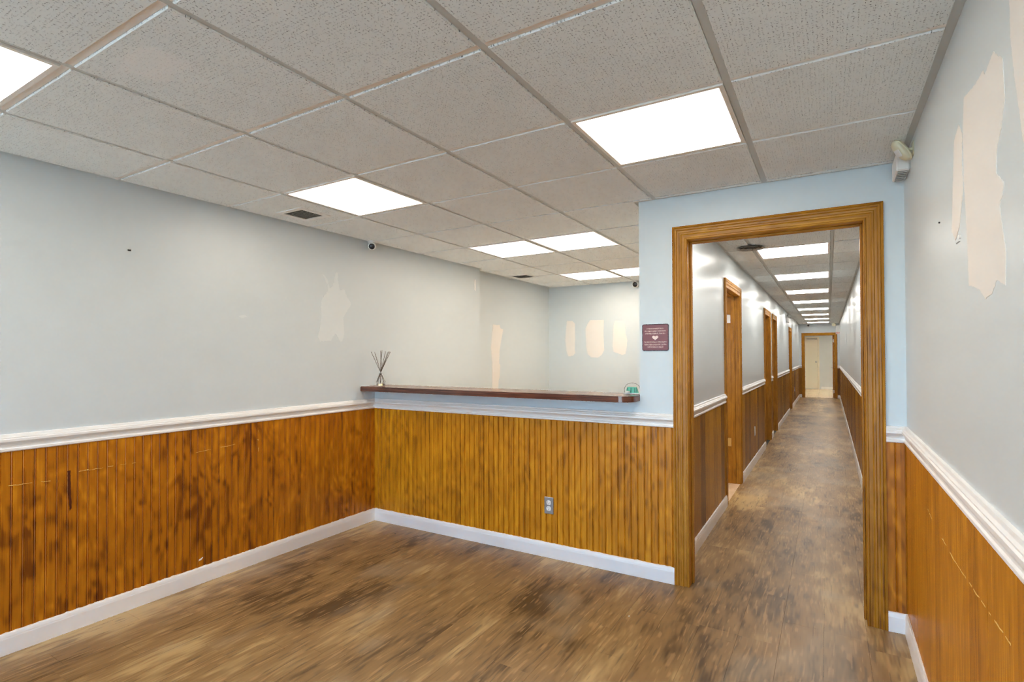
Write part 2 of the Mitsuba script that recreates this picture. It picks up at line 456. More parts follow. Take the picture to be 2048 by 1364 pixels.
LS = [(2.688, 2.01), (2.75, 1.946), (2.763, 1.88), (2.798, 1.912), (2.827, 2.018), (2.845, 2.014), (2.845, 1.957), (2.866, 1.879), (2.906, 1.895), (2.944, 1.829), (2.981, 1.785), (2.899, 1.674), (2.907, 1.536), (2.892, 1.484), (2.87, 1.483), (2.82, 1.545), (2.778, 1.487), (2.675, 1.479), (2.655, 1.512), (2.682, 1.606), (2.688, 1.784), (2.715, 1.83), (2.75, 1.862), (2.736, 1.933)]
for i, (pl, lab) in enumerate(((RWA, 'large cream filler patch'), (RWB, 'narrow cream filler smear beside the large patch'), (RWC, 'cream filler patch nearest the viewer'))):
    plabel(put('wall_right__filler_patch', ex_yz(biggest(ragged(pl, seed=i)), XR - .0012, XR), SPACKLE), lab)
for i, pl in enumerate((B1, B2, B3)):
    plabel(put('wall_reception_back__filler_patch', ex_xz(biggest(ragged(pl, seed=10 + i)), YB - .0012, YB), SPACKLE), ('narrow cream filler patch', 'wide cream filler patch', 'cream filler patch nearest the pillar')[i])
plabel(put('wall_reception_left__filler_patch', ex_yz(biggest(ragged(RC, seed=20)), XL2, XL2 + .0012), SPACKLE), 'tall narrow cream filler patch')
plabel(put('wall_left__filler_patch', ex_yz(biggest(ragged(LS, amp=.004, seed=21)), XL, XL + .001), TOUCHUP), 'faint whitish touch-up smear')
plabel(put('wall_left__filler_patch', ex_yz(biggest(ragged([(2.03, 1.632), (2.075, 1.642), (2.10, 1.628), (2.06, 1.618)], amp=.003, step=.01, seed=22)), XL, XL + .001), TOUCHUP), 'small whitish touch-up fleck')
plabel(put('wall_left__filler_patch', ex_yz(biggest(ragged([(4.70, 2.19), (4.725, 2.19), (4.725, 2.07), (4.70, 2.08)], amp=.002, step=.01, seed=23)), XL, XL + .001), TRIM), 'thin white paint run near the corner')

# ================================================================== WAINSCOT
# one beaded board: flat face, groove, bead
BW = 0.0425
bead = [(.0, 0), (.0, .004), (.0011, .0075), (.0323, .0075), (.0336, .002), (.0350, .002), (.0358, .0060), (.0376, .0076), (.0396, .0060), (.0406, .004), (.0425, .004), (.0425, 0)]
b_left = mikit.ply(prism([[(d, s, .085) for s, d in bead], [(d, s, RB + .006) for s, d in bead]]), BOARDL)
b_front = mikit.ply(prism([[(s, -d, .085) for s, d in bead], [(s, -d, RB + .006) for s, d in bead]]), BOARDF)
y = YF - .0076 - BW
n = 0
while y > YR + .02:
    if y > -1.2:
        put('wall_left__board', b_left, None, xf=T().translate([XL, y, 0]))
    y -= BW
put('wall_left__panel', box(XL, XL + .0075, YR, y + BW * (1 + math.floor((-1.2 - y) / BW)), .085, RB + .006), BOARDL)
put('wall_front__corner_strip', box(XL, XL + .0077, YF - .0077, YF, .085, RB + .006), BOARDF)
x = XL + .0076
xend = DX0 - .085
while x + BW < xend + .004:
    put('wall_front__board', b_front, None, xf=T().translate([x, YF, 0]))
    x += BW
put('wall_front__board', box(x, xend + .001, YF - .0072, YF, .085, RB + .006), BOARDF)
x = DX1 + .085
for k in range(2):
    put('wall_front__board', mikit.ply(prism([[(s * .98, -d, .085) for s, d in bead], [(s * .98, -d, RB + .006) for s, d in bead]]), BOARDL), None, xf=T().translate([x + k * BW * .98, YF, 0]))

# flat plywood panels: right wall and corridor
def panels(key, lo, hi, step, mk, mat):
    a = lo
    while a < hi - .01:
        b = min(a + step, hi)
        put(key, mk(a + .0006, b - .0006), mat)
        a = b


panels('wall_right__panel', YR, YF - .009, 1.2192, lambda a, b: bevel_box(XR - .006, XR, a, b, .085, RB + .006, .001), PANEL)
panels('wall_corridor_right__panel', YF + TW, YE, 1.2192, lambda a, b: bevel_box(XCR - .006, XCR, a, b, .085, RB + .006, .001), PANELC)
segs, a = [], YF + TW
for y0, y1, z1 in DOORS.values():
    segs.append((a, y0 - .085))
    a = y1 + .085
segs.append((a, YE))
for a, b in segs:
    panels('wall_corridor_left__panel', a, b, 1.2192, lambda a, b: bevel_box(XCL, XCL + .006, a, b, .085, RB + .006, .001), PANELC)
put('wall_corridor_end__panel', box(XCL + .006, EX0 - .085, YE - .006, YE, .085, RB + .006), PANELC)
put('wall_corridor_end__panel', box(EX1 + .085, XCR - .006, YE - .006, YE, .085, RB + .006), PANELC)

# scuffs on the wood
def scuff(key, pts, plane, off, sgn, seed, w=.0022):
    r = random.Random(seed)
    parts = []
    for (a0, z0), (a1, z1) in zip(pts[:-1], pts[1:]):
        L = math.hypot(a1 - a0, z1 - z0)
        s = 0.0
        while s < L:
            l = r.uniform(.006, .035)
            if r.random() < .66:
                t0, t1 = s / L, min(1, (s + l) / L)
                A, B = (a0 + (a1 - a0) * t0, z0 + (z1 - z0) * t0 + r.uniform(-.002, .002)), (a0 + (a1 - a0) * t1, z0 + (z1 - z0) * t1 + r.uniform(-.002, .002))
                parts.append(sg.LineString([A, B]).buffer(w * r.uniform(.3, 1), cap_style=2))
            s += l
    ms = [ex_yz(p, off, off + sgn * .0006) for p in parts if p.geom_type == 'Polygon' and p.area > 0]
    labels[put(key, cat(*ms), SCUFF)] = {'label': 'pale scratch in the stain'}


scuff('wall_left__scratch', [(.908, .774), (1.073, .766)], 'x', XL + .0080, 1, 1)
scuff('wall_left__scratch', [(1.153, .789), (1.444, .788)], 'x', XL + .0080, 1, 2)
scuff('wall_left__scratch', [(1.765, .792), (2.175, .815)], 'x', XL + .0080, 1, 3, .0016)
scuff('wall_left__scratch', [(2.172, .877), (2.173, .727)], 'x', XL + .0080, 1, 4, .0018)
scuff('wall_right__scratch', [(2.622, .798), (2.564, .774), (2.45, .76)], 'x', XR - .0063, -1, 5, .0014)
scuff('wall_right__scratch', [(2.30, .755), (2.082, .745), (1.838, .752), (1.487, .765)], 'x', XR - .0063, -1, 6, .0024)
plabel(put('wall_left__knot', ex_yz(biggest(ragged([(1.140, .80), (1.152, .80), (1.154, .70), (1.158, .61), (1.150, .60), (1.143, .70)], amp=.001, seed=31)), XL + .0076, XL + .0082), pbr('m_stain_dark', [.07, .012, .001], .4)), 'dark stain run')

# ================================================================== CHAIR RAILS AND BASEBOARDS
struct('trim_1', 'white chair rail along the left wall')
put('trim_1', moulding(RAIL, (XL, YR), (XL, YF), (1, 0), 0, 1), TRIM)
struct('trim_2', 'white chair rail below the counter on the front wall')
put('trim_2', moulding(RAIL, (XL, YF), (DX0 - .085, YF), (0, -1), 1, 0), TRIM)
struct('trim_3', 'short white chair rail between the doorway and the right wall')
put('trim_3', moulding(RAIL, (DX1 + .085, YF), (XR, YF), (0, -1), 0, 1), TRIM)
struct('trim_4', 'white chair rail along the right wall')
put('trim_4', moulding(RAIL, (XR, YF), (XR, YR), (-1, 0), 1, 0), TRIM)
struct('trim_5', 'white chair rail along the left wall of the corridor')
for a, b in segs:
    put('trim_5__rail', moulding(RAIL, (XCL, a), (XCL, b), (1, 0), 0, 1 if b == YE else 0), TRIM)
struct('trim_6', 'white chair rail along the right wall of the corridor')
put('trim_6', moulding(RAIL, (XCR, YE), (XCR, YF + TW), (-1, 0), 1, 0), TRIM)
struct('trim_7', 'white chair rail on the end wall of the corridor')
put('trim_7__rail', moulding(RAIL, (XCL, YE), (EX0 - .085, YE), (0, -1), 1, 0), TRIM)
put('trim_7__rail', moulding(RAIL, (EX1 + .085, YE), (XCR, YE), (0, -1), 0, 1), TRIM)

BO = .0075   # the baseboards stand on the wainscot
BASEW = [(d + (BO if d > 0 else 0), z) for d, z in BASE]
struct('baseboard_left', 'white baseboard along the left wall')
put('baseboard_left', moulding(BASEW, (XL, YR), (XL, YF), (1, 0), 0, 1), TRIM)
struct('baseboard_front', 'white baseboard along the front wall below the counter')
put('baseboard_front', moulding(BASEW, (XL, YF), (DX0 - .085, YF), (0, -1), 1, 0), TRIM)
struct('baseboard_front_right', 'short white baseboard between the doorway and the right wall')
put('baseboard_front_right', moulding(BASEW, (DX1 + .085, YF), (XR, YF), (0, -1), 0, 1), TRIM)
struct('baseboard_right', 'white baseboard along the right wall')
put('baseboard_right', moulding(BASEW, (XR, YF), (XR, YR), (-1, 0), 1, 0), TRIM)
struct('baseboard_corridor_left', 'white baseboard along the left wall of the corridor')
for a, b in segs:
    put('baseboard_corridor_left__board', moulding(BASEW, (XCL, a), (XCL, b), (1, 0), 0, 1 if b == YE else 0), TRIM)
struct('baseboard_corridor_right', 'white baseboard along the right wall of the corridor')
put('baseboard_corridor_right', moulding(BASEW, (XCR, YE), (XCR, YF + TW), (-1, 0), 1, 0), TRIM)
struct('baseboard_corridor_end', 'white baseboard on the end wall of the corridor')
put('baseboard_corridor_end__board', moulding(BASEW, (XCL, YE), (EX0 - .085, YE), (0, -1), 1, 0), TRIM)
put('baseboard_corridor_end__board', moulding(BASEW, (EX1 + .085, YE), (XCR, YE), (0, -1), 0, 1), TRIM)
struct('baseboard_far_room', 'white baseboard on the back wall of the far room')
put('baseboard_far_room', moulding(BASE, (-.268, 23.9), (1.8, 23.9), (0, -1)), TRIM)


# caulk bead above the baseboards, uneven
def caulk(p0, p1, nrm, seed):
    r = random.Random(seed)
    p0, p1, nrm = np.array(p0, float), np.array(p1, float), np.array(nrm, float)
    L = np.linalg.norm(p1 - p0)
    n = int(L / .012)
    rings = []
    for i in range(n + 1):
        q = p0 + (p1 - p0) * i / n
        h = .0015 + .0045 * r.random() ** 2
        rings.append([(*(q + nrm * d), z) for d, z in ((BO - .003, BT - .002), (BO + .0058, BT - .002), (BO + .0045, BT + h * .6), (BO + .0006, BT + h))])
    return prism(rings)


put('baseboard_left__caulk', caulk((XL, -.6), (XL, YF - .02), (1, 0), 1), CHIP)
put('baseboard_front__caulk', caulk((XL + .02, YF), (DX0 - .09, YF), (0, -1), 2), CHIP)

# ================================================================== DOORS
def jambs_xz(key, x0, x1, z1, y0, y1):
    t = .018
    put(key + '__jamb', box(x0 - t, x0, y0, y1, 0, z1 + t), CASE)
    put(key + '__jamb', box(x1, x1 + t, y0, y1, 0, z1 + t), CASE)
    put(key + '__jamb', box(x0, x1, y0, y1, z1, z1 + t), CASEH)


struct('door_1', 'wide cased doorway of stained wood leading into the corridor')
for side in ((YF, -1), (YF + TW, 1)):
    for m, mt in zip(casing_xz(DX0, DX1, DZ, *side), (CASE, CASE, CASEH)):
        put('door_1__casing', m, mt)
jambs_xz('door_1', DX0, DX1, DZ, YF, YF + TW)
ys = YF + .058
put('door_1__stop', bevel_box(DX0, DX0 + .011, ys, ys + .034, 0, DZ, .003), CASE)
put('door_1__stop', bevel_box(DX1 - .011, DX1, ys, ys + .034, 0, DZ, .003), CASE)
put('door_1__stop', bevel_box(DX0 + .011, DX1 - .011, ys, ys + .034, DZ - .011, DZ, .003), CASEH)

DLAB = {'door_2': 'first stained wood doorway on the left of the corridor, its door open inward', 'door_3': 'second stained wood doorway on the left of the corridor',
        'door_4': 'third stained wood doorway on the left of the corridor, close beside the second', 'door_5': 'farthest stained wood doorway on the left of the corridor'}
for key, (y0, y1, z1) in DOORS.items():
    struct(key, DLAB[key])
    for m, mt in zip(casing_yz(y0, y1, z1, XCL, 1), (CASE, CASE, CASEH)):
        put(key + '__casing', m, mt)
    t = .018
    put(key + '__jamb', box(XCL - .12, XCL, y0 - t, y0, 0, z1 + t), CASE)
    put(key + '__jamb', box(XCL - .12, XCL, y1, y1 + t, 0, z1 + t), CASE)
    put(key + '__jamb', box(XCL - .12, XCL, y0, y1, z1, z1 + t), CASE)
    xs = XCL - .075
    for m in (bevel_box(xs, xs + .034, y0, y0 + .011, 0, z1, .003), bevel_box(xs, xs + .034, y1 - .011, y1, 0, z1, .003), bevel_box(xs, xs + .034, y0 + .011, y1 - .011, z1 - .011, z1, .003)):
        put(key + '__stop', m, CASE)
    if key == 'door_2':
        for m in casing_yz(y0, y1, z1, XCL - .12, -1):
            put(key + '__casing', m, CASE)
        lf = put(key + '__leaf', bevel_box(XCL - .13 - (y1 - y0 - .006), XCL - .128, y1 + .004, y1 + .039, .012, z1 - .004, .002), CASE)
        for zz, mt, lab in ((1.75, WHITEP, 'painted hinge'), (.435, BRASS, 'brass hinge')):
            xh = XCL - .118
            hg = cat(bevel_box(xh - .002, xh + .034, y1 - .0024, y1 + .001, zz - .044, zz + .044, .0008), at(trimesh.creation.cylinder(.0055, .088, sections=12), xh - .008, y1 - .003, zz),
                     *[at(rot(trimesh.creation.cylinder(.0032, .0012, sections=10), math.pi / 2, (1, 0, 0)), xh + .02, y1 - .0028, zz + dz) for dz in (-.03, 0, .03)])
            plabel(put(key + '__hinge', hg, mt), lab)
    else:
        put(key + '__leaf', bevel_box(XCL - .115, XCL - .078, y0 + .003, y1 - .003, .010, z1 - .003, .002), CASE)
        kn = lathe([(0, 0), (.03, 0), (.031, .004), (.012, .007), (.011, .03), (.024, .038), (.027, .050), (.022, .062), (0, .066)], 20)
        plabel(put(key + '__knob', at(rot(kn, math.pi / 2, (0, 1, 0)), XCL - .078, y0 + .07, .95), CHROME, 30), 'metal knob')

struct('door_6', 'stained wood doorway at the end of the corridor, its door open into the far room')
for m, mt in zip(casing_xz(EX0, EX1, EZ, YE, -1), (CASE, CASE, CASEH)):
    put('door_6__casing', m, mt)
jambs_xz('door_6', EX0, EX1, EZ, YE, YE + .12)
put('door_6__leaf', bevel_box(EX1 - .036, EX1 - .001, YE + .125, YE + .125 + .78, .012, EZ - .004, .002), CASE)
for zz in (1.78, .20):
    plabel(put('door_6__hinge', bevel_box(EX1 - .030, EX1 - .0005, YE + .085, YE + .124, zz - .05, zz + .05, .001), WHITEP), 'pale hinge')
hx, hy, hz = EX1 - .036, YE + .125 + .71, .93
hd = cat(at(rot(trimesh.creation.cylinder(.03, .008, sections=24), math.pi / 2, (0, 1, 0)), hx - .004, hy, hz), tube([(hx - .005, hy, hz), (hx - .045, hy, hz), (hx - .055, hy - .004, hz), (hx - .058, hy - .05, hz), (hx - .056, hy - .11, hz)], .009, 10))
plabel(put('door_6__handle', hd, METAL, 40), 'dark lever handle')

struct('door_7', 'cream exterior door in the back wall of the far room')
fx0, fx1 = -1.20, -.37
put('door_7__leaf', bevel_box(fx0 + .003, fx1 - .003, 23.905, 23.945, .012, 1.98, .003), CREAMDOOR)
put('door_7__frame', cat(box(fx1, fx1 + .05, 23.875, 24.01, 0, 2.04), box(fx0 - .05, fx0, 23.875, 24.01, 0, 2.04), box(fx0, fx1, 23.875, 24.01, 1.985, 2.04)), CREAMDOOR)
put('door_7__outer_panel', box(fx0 - .04, fx1 + .04, 23.955, 24.01, 0, 2.03), GREYP)
put('door_7__threshold', bevel_box(fx0, fx1, 23.86, 23.95, 0, .012, .003), GREYP)
plabel(put('door_7__closer', bevel_box(-.75, -.385, 23.845, 23.905, 1.945, 1.985, .004), GREYP), 'grey door closer bar')
kn = lathe([(0, 0), (.032, 0), (.033, .004), (.013, .008), (.012, .03), (.026, .040), (.029, .052), (.024, .064), (0, .069)], 24)
plabel(put('door_7__knob', at(rot(kn, math.pi / 2, (1, 0, 0)), -.43, 23.905, 1.06), METAL, 30), 'metal knob')

# ================================================================== CEILING
struct('ceiling', 'suspended grid ceiling of grey fissured tiles')
put('ceiling', cat(box(XL2 - .2, XR + .2, YR - .3, YB + .2, ZS, ZS + .03), box(XCL - .2, XR + .3, YB + .2, YE + .1, ZS, ZS + .03), box(-2.4, 2.0, YE + .1, 24.2, ZS, ZS + .03)), PLENUM)
room = unary_union([sg.box(XL, YR, XR, YF), sg.box(XL, YF, XP, YJ), sg.box(XL2, YJ, XP, YB), sg.box(XL2, YF + TW, XCL - .12, YB).intersection(sg.box(XL, YF, 9, YJ).union(sg.box(XL2, YJ, 9, YB)))])
corr = sg.box(XCL, YF + TW, XCR, YE)
TH = .012
LIGHTS = {}      # (area, i, j) -> label, material
LAB = 'square ceiling light with a glowing lens, '
main_lights = {(-1, 1): LAB + 'nearest to the doorway', (-4, 1): LAB + 'above the left wall beside the air vent', (-4, -2): LAB + 'cut off at the left edge of the picture',
               (-4, 4): LAB + 'left one of the nearer pair over the reception', (-3, 4): LAB + 'right one of the nearer pair over the reception',
               (-4, 7): LAB + 'left one of the farther pair over the reception', (-3, 7): LAB + 'farthest over the reception, partly behind the pillar',
               (-1, -2): LAB + 'above and behind the viewer on the right', (-1, -5): LAB + 'at the rear right of the waiting room', (-4, -5): LAB + 'at the rear left of the waiting room'}
corr_hidden = LAB + 'just inside the doorway, hidden by its head'
ORD = ['first', 'second', 'third', 'fourth', 'fifth', 'sixth', 'seventh', 'eighth']
CGX, CGY = -.578, 5.205
corr_lights = {(0, 3 * k): f'{LAB}{ORD[k]} in the corridor from the doorway' for k in range(8)}
corr_lights[(0, -3)] = corr_hidden
VENTS = {(-5, 1): 'main'}


def frustum(b, z0, z1, bev):
    x0, y0, x1, y1 = b
    r0 = [(x0 + bev, y0 + bev, z0), (x1 - bev, y0 + bev, z0), (x1 - bev, y1 - bev, z0), (x0 + bev, y1 - bev, z0)]
    r1 = [(x0, y0, z0 + bev), (x1, y0, z0 + bev), (x1, y1, z0 + bev), (x0, y1, z0 + bev)]
    r2 = [(x, y, z1) for x, y, _ in r1]
    return prism([r0, r1, r2])


lens_ply = {}


def troffer(cell, label, lamp, group):
    x0, y0, x1, y1 = cell
    k = thing('ceiling_light', label, 'ceiling light', group)
    a = .0135
    X0, Y0, X1, Y1 = x0 + a, y0 + a, x1 - a, y1 - a
    w = .016
    ring = sg.box(X0, Y0, X1, Y1).difference(sg.box(X0 + w, Y0 + w, X1 - w, Y1 - w))
    put(k + '__frame', cat(ex_xy(ring, ZC - .007, ZC + .012), ex_xy(sg.box(X0 + .002, Y0 + .002, X1 - .002, Y1 - .002), ZC + .012, ZC + .075)), FRAME)
    scene[numbered(k + '__lens')] = mikit.ply(box(X0 + w, X1 - w, Y0 + w, Y1 - w, ZC - .002, ZC + .004), FRAME, emitter={'type': 'area', 'radiance': {'type': 'rgb', 'value': lamp}})


def grid(reg, gx, gy, px, py, i0, i1, j0, j1, lights, lamp, group, angle=.022):
    """tiles, lights and tees of one grid clipped to its region"""
    inner = reg.buffer(-.0015, join_style=2)
    for i in range(i0, i1):
        for j in range(j0, j1):
            cell = (gx + i * px, gy + j * py, gx + (i + 1) * px, gy + (j + 1) * py)
            if (i, j) in lights:
                troffer(cell, lights[(i, j)], lamp, group)
                continue
            c = inner.intersection(sg.box(*cell))
            if c.is_empty:
                continue
            for g in getattr(c, 'geoms', [c]):
                if g.geom_type != 'Polygon':
                    continue
                q = sg.box(*cell).buffer(-.0132, join_style=2).intersection(g.intersection(reg.buffer(-angle, join_style=2)))
                for h in getattr(q, 'geoms', [q]):
                    if h.geom_type != 'Polygon' or h.area < 4e-4:
                        continue
                    if (i, j) == (-5, 1):
                        VENTS['cell'] = h.bounds
                    if abs(h.area - h.envelope.area) < 1e-6:
                        put('ceiling__tile', frustum(h.bounds, ZC - .006, ZC + .012, .003), TILEM)
                    else:
                        put('ceiling__tile', ex_xy(h, ZC - .006, ZC + .012), TILEM)
    # tees
    fw_, ft = .012, .0016
    for i in range(i0, i1 + 1):
        xx = gx + i * px
        L = inner.intersection(sg.LineString([(xx, -50), (xx, 50)]))
        for g in getattr(L, 'geoms', [L]):
            if g.is_empty or g.length < .05:
                continue
            (_, ya), (_, yb) = sorted(g.coords, key=lambda c: c[1])
            if reg.buffer(-.02).intersects(g):
                put('ceiling__main_tee', cat(box(xx - fw_, xx + fw_, ya, yb, ZC, ZC + ft), box(xx - .001, xx + .001, ya, yb, ZC + ft, ZC + .04)), TEE)
    for j in range(j0, j1 + 1):
        yy = gy + j * py
        for i in range(i0, i1):
            xa, xb = gx + i * px + fw_, gx + (i + 1) * px - fw_
            L = inner.intersection(sg.LineString([(xa, yy), (xb, yy)]))
            for g in getattr(L, 'geoms', [L]):
                if g.is_empty or g.length < .03 or not reg.buffer(-.02).intersects(g):
                    continue
                (a, _), (b, _) = sorted(g.coords)
                put('ceiling__cross_tee', cat(box(a, b, yy - fw_, yy + fw_, ZC, ZC + ft), box(a, b, yy - .001, yy + .001, ZC + ft, ZC + .04)), TEEX)
    # wall angle
    ringp = list(reg.exterior.coords)
    band = reg.difference(reg.buffer(-angle, join_style=2))
    for (xa, ya), (xb, yb) in zip(ringp[:-1], ringp[1:]):
        if abs(xa - xb) + abs(ya - yb) < .03:
            continue
        s = sg.LineString([(xa, ya), (xb, yb)]).buffer(angle, cap_style=2).intersection(band)
        s = biggest(s)
        if s.area > 1e-4:
            put('ceiling__wall_angle', ex_xy(s, ZC + .0003, ZC + .0018), TEE)


room = biggest(room.buffer(.0001, join_style=2))
grid(room, GX, GY, TILE, TILE, -6, 1, -8, 9, main_lights, LAMP, 'square lights over the waiting room and reception', .0255)
grid(corr, CGX, CGY, TILE, TILE, -1, 2, -4, 24, corr_lights, LAMP_CORRIDOR, 'square lights along the corridor')
struct('ceiling_far_room', 'ceiling of the far room')
put('ceiling_far_room', box(-2.2, 1.8, YE + .12, 23.9, ZC, ZC + .02), TILEM)
k = thing('ceiling_light', 'square ceiling light in the far room, out of sight above its doorway', 'ceiling light')
put(k + '__frame', ex_xy(sg.box(-.3, 21.2, .3, 21.8).difference(sg.box(-.27, 21.23, .27, 21.77)), ZC - .03, ZC - .0005), FRAME)
scene[numbered(k + '__lens')] = mikit.ply(box(-.27, .27, 21.23, 21.77, ZC - .028, ZC - .0225), FRAME, emitter={'type': 'area', 'radiance': {'type': 'rgb', 'value': [c * 9.0 for c in LAMP]}})

# ================================================================== VENTS
def air_vent(label, x0, y0, x1, y1, border, zface, n):
    k = thing('air_vent', label, 'air vent')
    ring = sg.box(x0 - border, y0 - border, x1 + border, y1 + border).difference(sg.box(x0, y0, x1, y1))
    put(k + '__frame', ex_xy(ring, zface - .006, zface), FRAME)
    put(k + '__duct', box(x0 + .0005, x1 - .0005, y0 + .0005, y1 - .0005, zface - .0006, zface - .0001), DARK)
    for i in range(n):
        yy = y0 + (i + .5) * (y1 - y0) / n
        s = rot(box(x0 + .001, x1 - .001, yy - .007, yy + .007, zface - .0038, zface - .003), math.radians(14), (1, 0, 0), (0, yy, zface - .0035))
        put(k + '__slat', s, VENTM)
    return k


air_vent('small square louvred air vent in the ceiling beside the left wall', -3.085, 2.225, -2.905, 2.403, .032, ZC - .006, 9)
air_vent('flat air vent over the reception, close to its recessed left wall', -3.24, 5.42, -3.04, 5.62, .03, ZC - .006, 9)
k = thing('ceiling_diffuser', 'dark round ceiling diffuser beside the first corridor light', 'air vent')
dx, dy = -.585, 5.09
for i, r in enumerate((.115, .08, .045)):
    put(k + '__ring', at(lathe([(r - .022, -.010 - .003 * i), (r, -.022 - .003 * i), (r + .003, -.021 - .003 * i), (r - .019, -.008 - .003 * i), (r - .022, -.010 - .003 * i)], 40), dx, dy, ZC), VENTM if i else GREYP, 30)
put(k + '__plate', at(trimesh.creation.cylinder(.10, .004, sections=40), dx, dy, ZC - .0085), DARK)
put(k + '__stem', at(trimesh.creation.cylinder(.018, .022, sections=16), dx, dy, ZC - .021), VENTM)

# ================================================================== COUNTER
k = thing('reception_counter', 'long dark reddish-brown counter top with a rounded end above the front wall', 'counter')
r = .085
cpoly = unary_union([sg.box(XL, 3.078, XP - r, YF + TW + .03), sg.box(XP - r - .01, 3.078 + r, XP, YF + TW + .03), sg.Point(XP - r, 3.078 + r).buffer(r, quad_segs=16)])
e = .002
mid = ex_xy(cpoly, CT0, CT1 - .003)
put(k + '__edge_band', mid, COUNTER, 25)
put(k + '__top', ex_xy(cpoly.buffer(-e), CT1 - .003, CT1), COUNTER)

# ================================================================== REED DIFFUSER
k = thing('reed_diffuser', 'clear glass reed diffuser with brown sticks on the left end of the counter', 'reed diffuser')
bx, by = -3.160, 3.185
outer = [(0, 0), (.031, 0), (.035, .004), (.0355, .012), (.031, .045), (.024, .078), (.018, .096), (.0135, .104), (.0135, .122), (.0165, .124), (.0165, .130)]
inner = [(.0125, .130), (.0105, .122), (.0105, .106), (.015, .097), (.021, .078), (.028, .045), (.0325, .013), (.030, .006), (0, .006)]
put(k + '__bottle', at(lathe(outer + inner, 36), bx, by, CT1 + .0005), 'm_glass', 40)
put(k + '__oil', at(lathe([(0, .0062), (.0298, .0062), (.0322, .0132), (.0312, .020), (0, .020)], 36), bx, by, CT1 + .0005), 'm_liquid', 40)
plabel(put(k + '__collar', at(lathe([(.0137, .103), (.0148, .104), (.0148, .108), (.0137, .109), (.0137, .103)], 28), bx, by, CT1 + .0005), GREYP, 30), 'thin tied collar')
rr = random.Random(5)
tops = [(-.072, .02), (-.062, -.015), (-.022, .03), (.022, -.02), (.048, .02), (.052, -.01), (.066, .012), (.078, -.018)]
for tx, ty in tops:
    top = np.array([bx + tx * rt[0] + ty * .5, by + tx * rt[1] + ty, CT1 + .298 - abs(tx) * .25])
    neck = np.array([bx + tx * .055 * rt[0], by + tx * .055 * rt[1] + ty * .1, CT1 + .122])
    foot = neck + (neck - top) * .56
    put(k + '__reed', tube([foot, neck, top], .0019, 7), REED)

# ================================================================== GREEN HOLDER AT THE RIGHT END
k = thing('countertop_holder', 'small holder with thin wire arch and teal-green insert at the counter right end', 'holder')
gx, gy = -1.083, 3.315
ang = np.linspace(0, math.pi, 21)
arc = [(gx - .052 * math.cos(a), gy, CT1 + .012 + .016 + .042 * math.sin(a)) for a in ang]
put(k + '__wire_arch', tube([(gx - .052, gy, CT1 + .004)] + arc + [(gx + .052, gy, CT1 + .004)], .0017, 7), WIRE)
tr = sg.Polygon([(gx - .044, CT1 + .006), (gx + .040, CT1 + .006), (gx + .026, CT1 + .044), (gx - .030, CT1 + .044)])
put(k + '__insert', ex_xz(tr, gy - .010, gy + .010), GREEN)
for ox in (-.028, -.006, .018, .031):
    bar = sg.box(gx + ox - .0035, CT1 + .010, gx + ox + .0035, CT1 + .039)
    put(k + '__stripe', ex_xz(bar, gy - .0112, gy - .0099), pbr('m_dark_green', [.04, .17, .12], .4))
put(k + '__base', bevel_box(gx - .056, gx + .056, gy - .02, gy + .02, CT1, CT1 + .0065, .002), WHITEP)
put(k + '__cup', at(lathe([(0, 0), (.011, 0), (.013, .004), (.012, .012), (.009, .013), (0, .013)], 20), gx - .022, gy - .0235, CT1 + .0068), WHITEP, 30)

# ================================================================== SIGN
k = thing('wall_sign', 'square burgundy notice plaque with pale lettering and a heart on the pillar', 'sign')
sx0, sx1, sz0, sz1 = -.991, -.829, 1.394, 1.558
sp = sg.box(sx0 + .012, sz0 + .012, sx1 - .012, sz1 - .012).buffer(.012)
put(k + '__border', ex_xz(sp, YF - .005, YF - .0002), SIGNEDGE)
put(k + '__plate', ex_xz(sp.buffer(-.005), YF - .0062, YF - .005), SIGN)
lines = [('PLEASE NOTIFY RECEPTIONIST IF', .0315, .104), ('ANY CHANGE IN ADDRESS, PHONE NUMBER', .0465, .134), ('OR MEDICAL INSURANCE. THANK YOU', .0615, .122),
         ('POR FAVOR NOTIFIQUE A LA RECEPCIONISTA', .1135, .138), ('ALGUN CAMBIO DE DIRECCION, TELEFONO', .1290, .134), ('O SEGURO MEDICO. GRACIAS', .1440, .098)]
scx = (sx0 + sx1) / 2
for txt, dz, width in lines:
    m = meshkit.text_mesh(txt, .0070, .0006, bold=True)
    b = m.bounds
    s = width / (b[1][0] - b[0][0])
    v = m.vertices
    m.vertices = np.stack([scx + (v[:, 0] - (b[0][0] + b[1][0]) / 2) * s, YF - .0062 - v[:, 2], sz1 - dz + v[:, 1]], 1)
    put(k + '__lettering', m, LETTER)
tt = np.linspace(0, 2 * math.pi, 40, endpoint=False)
hp = sg.Polygon(list(zip(scx + .00118 * 16 * np.sin(tt) ** 3, (sz0 + sz1) / 2 + .0045 + .00102 * (13 * np.cos(tt) - 5 * np.cos(2 * tt) - 2 * np.cos(3 * tt) - np.cos(4 * tt)) - .006)))
plabel(put(k + '__heart', ex_xz(hp, YF - .0072, YF - .0062), LETTER), 'pale heart emblem')

# ================================================================== OUTLETS
def disc_slot(cx, cz, r, y):
    p = sg.Point(cx, cz).buffer(r, quad_segs=12).intersection(sg.box(cx - r, cz - r * .86, cx + r, cz + r * .86))
    return p


